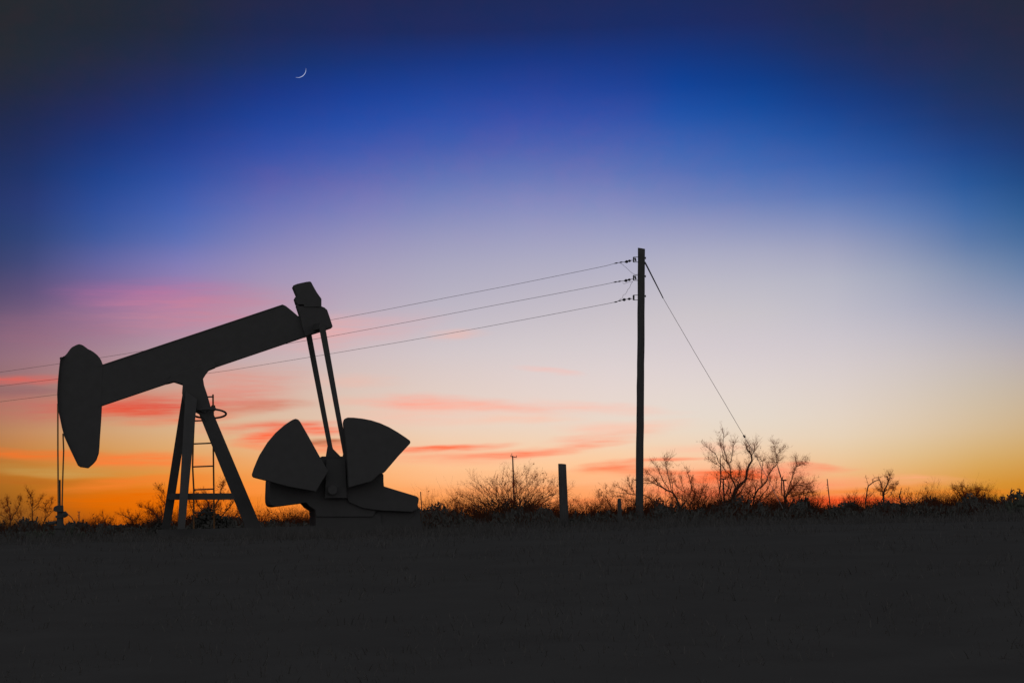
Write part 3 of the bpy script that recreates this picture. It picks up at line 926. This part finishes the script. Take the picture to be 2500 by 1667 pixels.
traced_tree('mesquite_tree', [
    (z2([(600, 1330), (570, 1260), (520, 1190), (440, 1080), (370, 1020)]), .7, .25),
    (z2([(520, 1190), (470, 1080), (460, 960)]), .4, .2),
    (z2([(350, 1280), (390, 1180), (370, 1080)]), .5, .2),
], 74, 'low spindly bare sapling just left of the round-topped stump', 17, twigs=6, tl=.4, back=2)
z3 = Z(1980, 1080, 7.467)
traced_tree('dead_tree', [
    (z3([(980, 1200), (995, 1040), (1020, 900), (1050, 780), (1120, 730), (1200, 690), (1260, 690), (1280, 780), (1300, 830)]), 1.5, .5),
    (z3([(1120, 730), (1130, 660), (1200, 630), (1260, 628)]), .5, .25),
    (z3([(1040, 760), (1010, 660), (1000, 640)]), .45, .25),
    (z3([(1010, 970), (1070, 965), (1130, 920)]), .6, .3),
], 88, 'thin crooked dead tree arching over right of the leaning distant pole', 18, twigs=2, tl=.35, depth=1, back=2)
traced_tree('dead_tree', [
    (z3([(1350, 1200), (1320, 960), (1340, 860), (1390, 770), (1410, 710), (1400, 680)]), 2.2, .6),
    (z3([(1405, 720), (1435, 650), (1435, 600)]), .7, .35),
    (z3([(1310, 980), (1300, 830), (1250, 700)]), .9, .4),
    (z3([(1400, 1000), (1480, 880), (1490, 790), (1550, 770)]), .8, .3),
    (z3([(1340, 900), (1430, 830), (1500, 850)]), .7, .3),
], 85, 'dead forked tree with a bushy base, beyond the arching dead tree', 19, twigs=8, tl=.4, back=4)
traced_tree('dead_tree', [
    (z3([(1620, 1160), (1635, 1060), (1615, 960), (1640, 875)]), 1.5, .9),
    (z3([(1635, 1060), (1700, 1050), (1760, 1000)]), .7, .3),
], 84, 'short broken snag to the right of the forked dead tree', 20, twigs=3, tl=.3, depth=1, back=1)
z4 = Z(2240, 1080, 7.465)
traced_tree('dead_tree', [
    (z4([(850, 1230), (830, 1060), (770, 930), (720, 870), (665, 835)]), 2.0, .4),
    (z4([(845, 1080), (850, 960), (820, 880), (815, 810)]), 1.2, .5),
    (z4([(830, 1080), (740, 1000), (690, 930)]), .8, .3),
    (z4([(850, 1050), (900, 950), (890, 860)]), .8, .3),
    (z4([(800, 1120), (700, 1070), (620, 1060)]), .7, .3),
], 87, 'spiky bare tree with fan-shaped branches near the right edge', 21, twigs=10, tl=.45, back=4)
traced_tree('dead_tree', [
    (z4([(1060, 1230), (1060, 1080), (1080, 950), (1110, 890), (1165, 850), (1240, 870)]), 1.7, .35),
    (z4([(1070, 1000), (1065, 900), (1055, 840)]), .6, .3),
    (z4([(1065, 1010), (1000, 950), (960, 900)]), .7, .3),
    (z4([(1090, 1050), (1160, 1000), (1250, 1010)]), .6, .25),
    (z4([(1110, 890), (1095, 860)]), .4, .3),
], 86, 'bare tree with one bent arm pointing right near the right edge', 22, twigs=7, tl=.4, back=3)
z5 = Z(0, 980, 4.354)
traced_tree('mesquite_tree', [
    (z5([(345, 1350), (348, 1270), (345, 1170), (340, 1120), (350, 1060), (325, 990), (300, 960)]), 1.1, .3),
    (z5([(345, 1130), (330, 1080), (325, 1000)]), .8, .3),
    (z5([(350, 1130), (400, 1090), (430, 1040)]), .7, .25),
], 76, 'small bare tree with a forked top left of the wellhead', 23, twigs=5, tl=.4, back=2)
traced_tree('mesquite_tree', [
    (z5([(430, 1350), (470, 1270), (500, 1190), (530, 1110), (550, 1050)]), .8, .25),
    (z5([(470, 1270), (520, 1210), (590, 1150)]), .9, .3),
    (z5([(500, 1190), (480, 1120), (510, 1070)]), .6, .25),
], 74, 'wispy bare shrub immediately left of the wellhead', 24, twigs=5, tl=.35, back=2)
traced_tree('mesquite_tree', [
    (z5([(110, 1370), (115, 1260), (105, 1180), (85, 1110), (75, 1050)]), 1.2, .4),
    (z5([(125, 1260), (180, 1160), (215, 1050)]), 1.0, .35),
    (z5([(110, 1210), (60, 1160), (30, 1090)]), .7, .3),
], 72, 'bare tree at the far left edge of the photo', 25, twigs=9, tl=.38, back=3)
z6 = Z(60, 1100, 6.189)
traced_tree('mesquite_tree', [
    (z6([(1620, 1240), (1625, 1150), (1625, 1060), (1580, 1010), (1500, 975), (1440, 962)]), 1.7, .3),
    (z6([(1620, 1060), (1600, 1000), (1570, 940)]), .8, .3),
    (z6([(1625, 1060), (1680, 1020), (1750, 1030)]), .8, .3),
    (z6([(1620, 1090), (1680, 1050), (1720, 1000)]), .6, .25),
], 90, 'little flat-crowned bare tree left of the pumpjack legs', 26, twigs=5, tl=.45, back=3)
traced_tree('mesquite_tree', [
    (z6([(2060, 1240), (2030, 1060), (1990, 980), (1930, 900), (1870, 870), (1770, 855)]), 2.2, .3),
    (z6([(2050, 1080), (2080, 960), (2060, 860), (2130, 800)]), 1.2, .35),
    (z6([(2120, 700), (2090, 640), (2030, 580)]), .5, .25),
    (z6([(2100, 900), (2110, 780), (2060, 720)]), .6, .25),
    (z6([(1990, 980), (1920, 960), (1890, 930)]), .7, .3),
], 80, 'bare tree hugging the left foot of the pumpjack post', 27, twigs=9, tl=.5, back=4)
z7 = Z(360, 880, 3.5625)
traced_tree('mesquite_tree', [
    (z7([(540, 1480), (540, 1330), (530, 1240), (500, 1180)]), 3.5, .6),
    (z7([(560, 1340), (620, 1210), (640, 1120), (660, 1080)]), 1.6, .35),
    (z7([(600, 1380), (690, 1300), (740, 1240), (700, 1180)]), 1.6, .35),
    (z7([(520, 1340), (450, 1270), (420, 1180)]), 1.4, .35),
    (z7([(500, 1380), (400, 1320), (370, 1240)]), 1.2, .35),
    (z7([(640, 1400), (740, 1370), (800, 1320)]), 1.2, .35),
], 70, 'dense tangled tree seen between the pumpjack legs', 28, twigs=14, tl=.45, back=5)


def fan_bush(px, py, wpx, hpx, Y, label, seed, stems=26, tl=.6, twigs=6, name='bare_bush', group='bare bushes along the skyline', leaf=0):
    rng = random.Random(seed); s = Y / F
    b = base_pt(px, Y); hpx += 12
    t = thing(name, b, label, 'bush', group)
    tm = MB(); cm = MB(); lm = MB(); dl = MB()
    for k in range(stems):
        u = rng.uniform(-1, 1)
        ang = u * 1.15
        hh_ = hpx * s * math.sqrt(max(.12, 1 - (u * .85) ** 2)) * rng.uniform(.7, 1.05)
        q = [b + Vector((rng.uniform(-.12, .12) * wpx * s, rng.uniform(-.4, .4), -.1))]
        e = b + Vector((u * wpx * s / 2, rng.uniform(-.5, .5) * wpx * s / 2, hh_))
        for i in range(1, 6):
            v = i / 5
            p = q[0].lerp(e, v); p.z += (hh_) * .16 * math.sin(math.pi * v)
            q.append(p + rv(rng) * hh_ * .03)
        tm.tube(q, [max(1.0 * s * (1 - .8 * i / 5), .004) for i in range(6)], 5, False)
        for _ in range(twigs):
            i = rng.randint(2, 5)
            twig(cm, rng, q[i], (q[i] - q[i - 1]).normalized() + rv(rng) * .5, tl * rng.uniform(.4, 1.0), .0062, 2)
    for _ in range(leaf):
        v = rng.random() ** .8; a = rng.uniform(0, 6.283); rr = wpx * s / 2 * math.sqrt(rng.random())
        c = b + Vector((rr * math.cos(a), rr * math.sin(a), 0))
        hmax = hpx * s * .55 * math.sqrt(max(0.05, 1 - (rr / (wpx * s / 2)) ** 2))
        c.z += hmax * v
        x = rv(rng).normalized() * rng.uniform(.03, .07); y = x.cross(rv(rng)).normalized() * rng.uniform(.02, .05)
        if rng.random() < .6: dl.quad(c, x, y)
        elif rng.random() < .2: lm.quad(c, x, y)
    ends = list(cm.v)
    for _ in range(int(len(ends) * .004)):
        c = rng.choice(ends) + rv(rng) * .05
        x = rv(rng).normalized() * rng.uniform(.02, .05); y = x.cross(rv(rng)).normalized() * rng.uniform(.012, .03)
        lm.quad(c, x, y)
    tm.build('stems', 'bark', t); cm.build('crown', 'twig', t); lm.build('dead_leaves', 'dryleaf', t)
    if dl.v: dl.build('leaves', 'leaf', t)
    return t


fan_bush(1245, 1262, 290, 118, 88, 'big domed bare bush around the distant crossarm pole', 31, stems=66, tl=.6, twigs=10, leaf=2200)
fan_bush(1115, 1262, 95, 58, 86, 'lower bare bush against the left side of the big domed bush', 32, stems=18, tl=.4, leaf=900)
fan_bush(1055, 1262, 90, 62, 80, 'wispy bare bush just right of the thin metal stake', 33, stems=16, tl=.45, twigs=5, leaf=400)
fan_bush(700, 1288, 150, 40, 78, 'low twiggy bush under the pumpjack counterweights', 34, stems=24, tl=.4, leaf=300)
fan_bush(640, 1290, 70, 34, 74, 'small twiggy bush at the right foot of the pumpjack post', 35, stems=14, tl=.35, leaf=200)
fan_bush(1430, 1268, 110, 44, 76, 'reddish low twiggy bush right of the flat-topped wooden post', 36, stems=24, tl=.4, twigs=7, leaf=200)
fan_bush(1345, 1268, 90, 40, 80, 'low twiggy bush touching the left of the flat-topped wooden post', 37, stems=20, tl=.4, twigs=6, leaf=300)
fan_bush(1625, 1262, 120, 56, 100, 'feathery bush behind the trunk of the leaning bare tree', 38, stems=26, tl=.45, twigs=7, leaf=300)
fan_bush(1725, 1258, 90, 44, 104, 'feathery bush at the left foot of the left wind turbine', 39, stems=20, tl=.4, twigs=7, leaf=300)
fan_bush(2230, 1250, 110, 50, 92, 'rounded twiggy bush right of the broken snag', 40, stems=26, tl=.35, twigs=7, leaf=900)
fan_bush(2145, 1252, 60, 36, 90, 'twiggy bush at the base of the forked dead tree', 41, stems=16, tl=.3, leaf=700)
fan_bush(2420, 1246, 110, 36, 94, 'low rounded bush left of the dark pad cactus at the right edge', 42, stems=22, tl=.3, twigs=6, leaf=700)
fan_bush(235, 1300, 60, 30, 90, 'low shrub right of the tiny distant pole', 43, stems=14, tl=.35, leaf=200)
fan_bush(255, 1300, 40, 42, 92, 'pale wispy shrub between the tiny pole and the flat-crowned tree', 44, stems=10, tl=.35)
fan_bush(1990, 1255, 70, 36, 96, 'twiggy shrub left of the leaning distant pole', 45, stems=16, tl=.35, leaf=400)


fan_bush(1810, 1256, 150, 78, 98, 'tangled thicket between the tallest tree and the right wind turbine', 46, stems=34, tl=.5, twigs=8)
fan_bush(1700, 1258, 120, 70, 102, 'tangled thicket left of the tallest tree', 47, stems=26, tl=.5, twigs=8)
fan_bush(1935, 1254, 110, 62, 100, 'tangled thicket under the drooping right-hand branches', 48, stems=26, tl=.45, twigs=8)
fan_bush(1560, 1264, 130, 52, 96, 'tangled thicket behind the foot of the tall power pole', 49, stems=24, tl=.45, twigs=7)
fan_bush(2090, 1252, 100, 40, 98, 'low thicket between the leaning distant pole and the arching dead tree', 50, stems=20, tl=.35, twigs=6)
fan_bush(2320, 1250, 80, 34, 96, 'low thicket left of the spiky fan-branched tree', 501, stems=16, tl=.3, twigs=6)


def dense_shrub(px, wpx, hpx, Y, label, seed, n=2600, spike=8):
    rng = random.Random(seed); s = Y / F; b = base_pt(px, Y); hpx += 12; n = int(n * 1.3)
    t = thing('evergreen_shrub', b, label, 'shrub', 'dense dark shrubs in the brush')
    cm = MB(); tm = MB()
    lobes = []
    for _ in range(7):
        u = rng.uniform(-.8, .8)
        lobes.append((u * wpx * s / 2, rng.uniform(-.4, .4) * wpx * s / 2, hpx * s * rng.uniform(.45, .95) * (1 - .4 * abs(u)), wpx * s * rng.uniform(.14, .26)))
    for x, y, h_, r in lobes:
        tm.tube([b + Vector((x * .2, y * .2, -.1)), b + Vector((x * .6, y * .6, h_ * .5)), b + Vector((x, y, h_ * .85))], [.05, .03, .01], 6, False)
        for _ in range(spike):
            twig(tm, rng, b + Vector((x + rng.uniform(-r, r) * .7, y, h_ * .8)), Vector((rng.uniform(-.6, .6), rng.uniform(-.3, .3), 1)), .3, .006, 1)
    for _ in range(n):
        x, y, h_, r = rng.choice(lobes)
        a = rng.uniform(0, 6.283); q = math.sqrt(rng.random())
        zz = rng.random() ** .7
        c = b + Vector((x + r * q * math.cos(a), y + r * q * math.sin(a), h_ * zz * math.sqrt(1 - .8 * q * q)))
        xx = rv(rng).normalized() * rng.uniform(.03, .075); yy = xx.cross(rv(rng)).normalized() * rng.uniform(.02, .05)
        cm.quad(c, xx, yy)
    tm.build('stems', 'bark', t); cm.build('crown', 'leaf', t)


dense_shrub(1965, 60, 52, 74, 'dark clumpy shrub with a tall knob right of the drooping tree', 51)
dense_shrub(2055, 90, 44, 72, 'dark block-shaped shrub at the foot of the leaning distant pole', 52, 4200)
dense_shrub(1870, 150, 42, 76, 'wide dark shrub under the tangled tree and right turbine', 53, 5200)
dense_shrub(1770, 120, 34, 74, 'dark shrub around the trunk of the tallest tree', 54, 3800)
dense_shrub(2180, 130, 38, 74, 'dark shrub beneath the forked dead tree', 55, 4200)
dense_shrub(2270, 90, 24, 72, 'low dark shrub between the twiggy bush and the spiky tree', 56, 2600)
dense_shrub(2365, 110, 36, 74, 'dark shrub below the spiky fan-branched tree', 57, 3800)
dense_shrub(1080, 110, 30, 72, 'dark low shrub right of the thin metal stake', 58, 3400)
dense_shrub(1250, 170, 40, 74, 'dark shrub at the heart of the big domed bush', 59, 5200)
dense_shrub(1630, 110, 28, 72, 'dark low shrub right of the tall pole foot', 60, 3000)
dense_shrub(510, 135, 74, 60, 'dark shrub seen between the pumpjack legs', 61, 2600, 22)
dense_shrub(395, 60, 34, 60, 'dark shrub against the left foot of the pumpjack post', 63, 2200, 16)
dense_shrub(60, 90, 22, 66, 'dark low shrub at the far left edge', 62, 2600)


# ------------------------------------------------------------------ pad cacti
def pad(mb, c, ln, wd, th, d, face):
    d = d.normalized(); x = face.cross(d).normalized(); f = d.cross(x)
    n, m_ = 9, 6
    base = len(mb.v)
    for j in range(m_ + 1):
        t = j / m_
        w = math.sin(math.pi * min(max(t, .03), .97) ** .8)
        for k in range(n):
            a = 2 * math.pi * k / n
            mb.v.append(c + d * (ln * t) + x * (wd / 2 * w * math.cos(a)) + f * (th / 2 * w * math.sin(a)))
    for j in range(m_):
        for k in range(n):
            k2 = (k + 1) % n
            mb.f.append((base + j * n + k, base + j * n + k2, base + (j + 1) * n + k2, base + (j + 1) * n + k))


def cactus(px, wpx, hpx, Y, label, seed, chains=14, padpx=12):
    rng = random.Random(seed); s = Y / F; b = base_pt(px, Y)
    t = thing('prickly_pear_cactus', b, label, 'cactus', 'pad cacti in the brush')
    for k in range(chains):
        u = rng.uniform(-1, 1)
        p = b + Vector((u * wpx * s * .35, rng.uniform(-.3, .3), -.08))
        goal = hpx * s * rng.uniform(.55, 1.0) * (1 - .45 * abs(u))
        d = Vector((u * .5, rng.uniform(-.2, .2), 1))
        mb = MB()
        while p.z < b.z + goal - padpx * s * .4:
            ln = padpx * s * rng.uniform(.8, 1.2)
            face = Vector((rng.uniform(-.6, .6), -1, rng.uniform(-.2, .2)))
            d = (Vector((u * .5, rng.uniform(-.3, .3), 1)) + rv(rng) * .35).normalized()
            if d.z < .3: d.z = .5
            pad(mb, p, ln, ln * .75, ln * .16, d, face)
            if rng.random() < .5:
                pad(mb, p + d * ln * .7, ln * .8, ln * .6, ln * .14, (d + rv(rng) * .8), face)
            p = p + d * ln * .86
        if mb.v: mb.build('pad_stem', 'cactus', t, True)


cactus(2520, 90, 72, 50, 'dark pad cactus rising against the sky at the right edge', 71, 26, 13)
cactus(2472, 44, 42, 50, 'lower pad cactus just left of the one at the right edge', 72, 14, 11)
cactus(105, 80, 34, 48, 'low jagged cactus left of the wellhead foot', 73, 18, 10)
cactus(170, 70, 36, 48, 'low jagged cactus right of the wellhead foot', 74, 16, 10)

# ------------------------------------------------------------------ brush and grass (uncountable)
DN0 = [(0, 14), (100, 14), (200, 12), (280, 6), (400, 6), (460, 14), (560, 14), (650, 7), (900, 7), (1010, 16), (1080, 20), (1150, 14), (1240, 22), (1330, 16), (1400, 7), (1500, 10), (1600, 20), (1690, 12), (1780, 26), (1860, 26), (1940, 16), (2000, 10), (2060, 20), (2110, 8), (2180, 18), (2260, 18), (2310, 6), (2370, 20), (2430, 12), (2500, 24)]
DN = [(x, h * 1.3 + 6) for x, h in DN0]
TW = [(0, 38), (100, 34), (200, 24), (280, 26), (340, 30), (420, 52), (560, 46), (620, 38), (760, 38), (930, 24), (1020, 44), (1100, 60), (1180, 74), (1300, 70), (1350, 50), (1400, 50), (1500, 44), (1600, 58), (1700, 60), (1780, 62), (1900, 62), (1960, 48), (2030, 42), (2100, 38), (2180, 54), (2270, 54), (2320, 32), (2370, 54), (2430, 38), (2500, 36)]


def tab(T, x):
    x = max(T[0][0], min(T[-1][0], x))
    for i in range(len(T) - 1):
        if x <= T[i + 1][0]:
            t = (x - T[i][0]) / (T[i + 1][0] - T[i][0]); return T[i][1] * (1 - t) + T[i + 1][1] * t
    return T[-1][1]


rng = random.Random(99)
bm = MB()
for _ in range(95000):
    px = rng.uniform(-600, 3100); Y = rng.uniform(56, 125); s = Y / F
    b = base_pt(px, Y)
    nz = .55 + .9 * noise.noise(Vector((px * .022, Y * .05, 1.5))) + .45 * noise.noise(Vector((px * .075, Y * .1, 7))) + .25 * noise.noise(Vector((px * .25, Y * .2, 2)))
    top = CAM.z + tab(DN, px) * s * max(.05, min(1.7, nz * 1.25 + .1))
    z = b.z - .05 + (max(top - b.z, .06)) * rng.random() ** .85
    k = rng.uniform(.5, 1.3) * Y / 70
    xx = (rv(rng) + Vector((0, 0, rng.choice((-1.6, 1.6))))).normalized() * .085 * k; yy = xx.cross(rv(rng)).normalized() * .026 * k
    bm.quad(Vector((b.x, b.y, z)), xx, yy)
tag(bm.build('brush', 'leaf'), 'low dark leafy brush massed along the whole skyline', 'brush', kind='stuff')
tm = MB()
for _ in range(32000):
    px = rng.uniform(-700, 3200); Y = rng.uniform(60, 120); s = Y / F
    b = base_pt(px, Y)
    nz = .55 + .8 * noise.noise(Vector((px * .03, Y * .03, 3.3)))
    h_ = (tab(TW, px) * s * max(.15, nz)) * rng.uniform(.3, 1.15) + (CAM.z - b.z)
    twig(tm, rng, Vector((b.x, b.y, b.z - .03)), Vector((rng.uniform(-.45, .45), rng.uniform(-.4, .4), 1)), h_, .0065 * Y / 80, 2 if rng.random() < .45 else 1, .3, .05)
tag(tm.build('dry_stalks', 'stalk'), 'thin dry stalks and twigs sticking up out of the brush', 'stalks', kind='stuff')
gm = MB()
for _ in range(30000):
    Y = 3.5 + 46 * rng.random() ** 1.1
    x = rng.uniform(-1, 1) * (Y * .40 + 2.5)
    if noise.noise(Vector((x * .5, Y * .5, 9))) < -.12: continue
    z = gz(x, Y); h_ = rng.uniform(.02, .07) * (1 + Y / 30); a = rng.uniform(0, 6.283); w = rng.uniform(.002, .005) * (1 + Y / 25)
    d = Vector((math.cos(a), math.sin(a), 0)); e = Vector((rng.uniform(-.5, .5) * h_, rng.uniform(-.5, .5) * h_, h_))
    i = len(gm.v); p = Vector((x, Y, z - .01))
    gm.v += [p - d * w, p + d * w, p + e * .6 + d * w * .7, p + e * .6 - d * w * .7, p + e * 1.0 + Vector((e.x, e.y, 0)) * .3]
    gm.f += [(i, i + 1, i + 2, i + 3), (i + 3, i + 2, i + 4)]
for _ in range(26000):
    Y = rng.uniform(38, 47); x = rng.uniform(-24, 24)
    nz = noise.noise(Vector((x * .55, Y * .35, 5))) + .5 * noise.noise(Vector((x * 1.9, Y, 8)))
    h_ = (.09 + .30 * max(0, nz + .25)) * rng.uniform(.5, 1.25)
    z = gz(x, Y); a = rng.uniform(0, 6.283); w = rng.uniform(.004, .009)
    d = Vector((math.cos(a), math.sin(a), 0)); e = Vector((rng.uniform(-.45, .45) * h_, rng.uniform(-.4, .4) * h_, h_))
    i = len(gm.v); p = Vector((x, Y, z - .01))
    gm.v += [p - d * w, p + d * w, p + e * .6 + d * w * .7, p + e * .6 - d * w * .7, p + e + Vector((e.x, e.y, 0)) * .3]
    gm.f += [(i, i + 1, i + 2, i + 3), (i + 3, i + 2, i + 4)]
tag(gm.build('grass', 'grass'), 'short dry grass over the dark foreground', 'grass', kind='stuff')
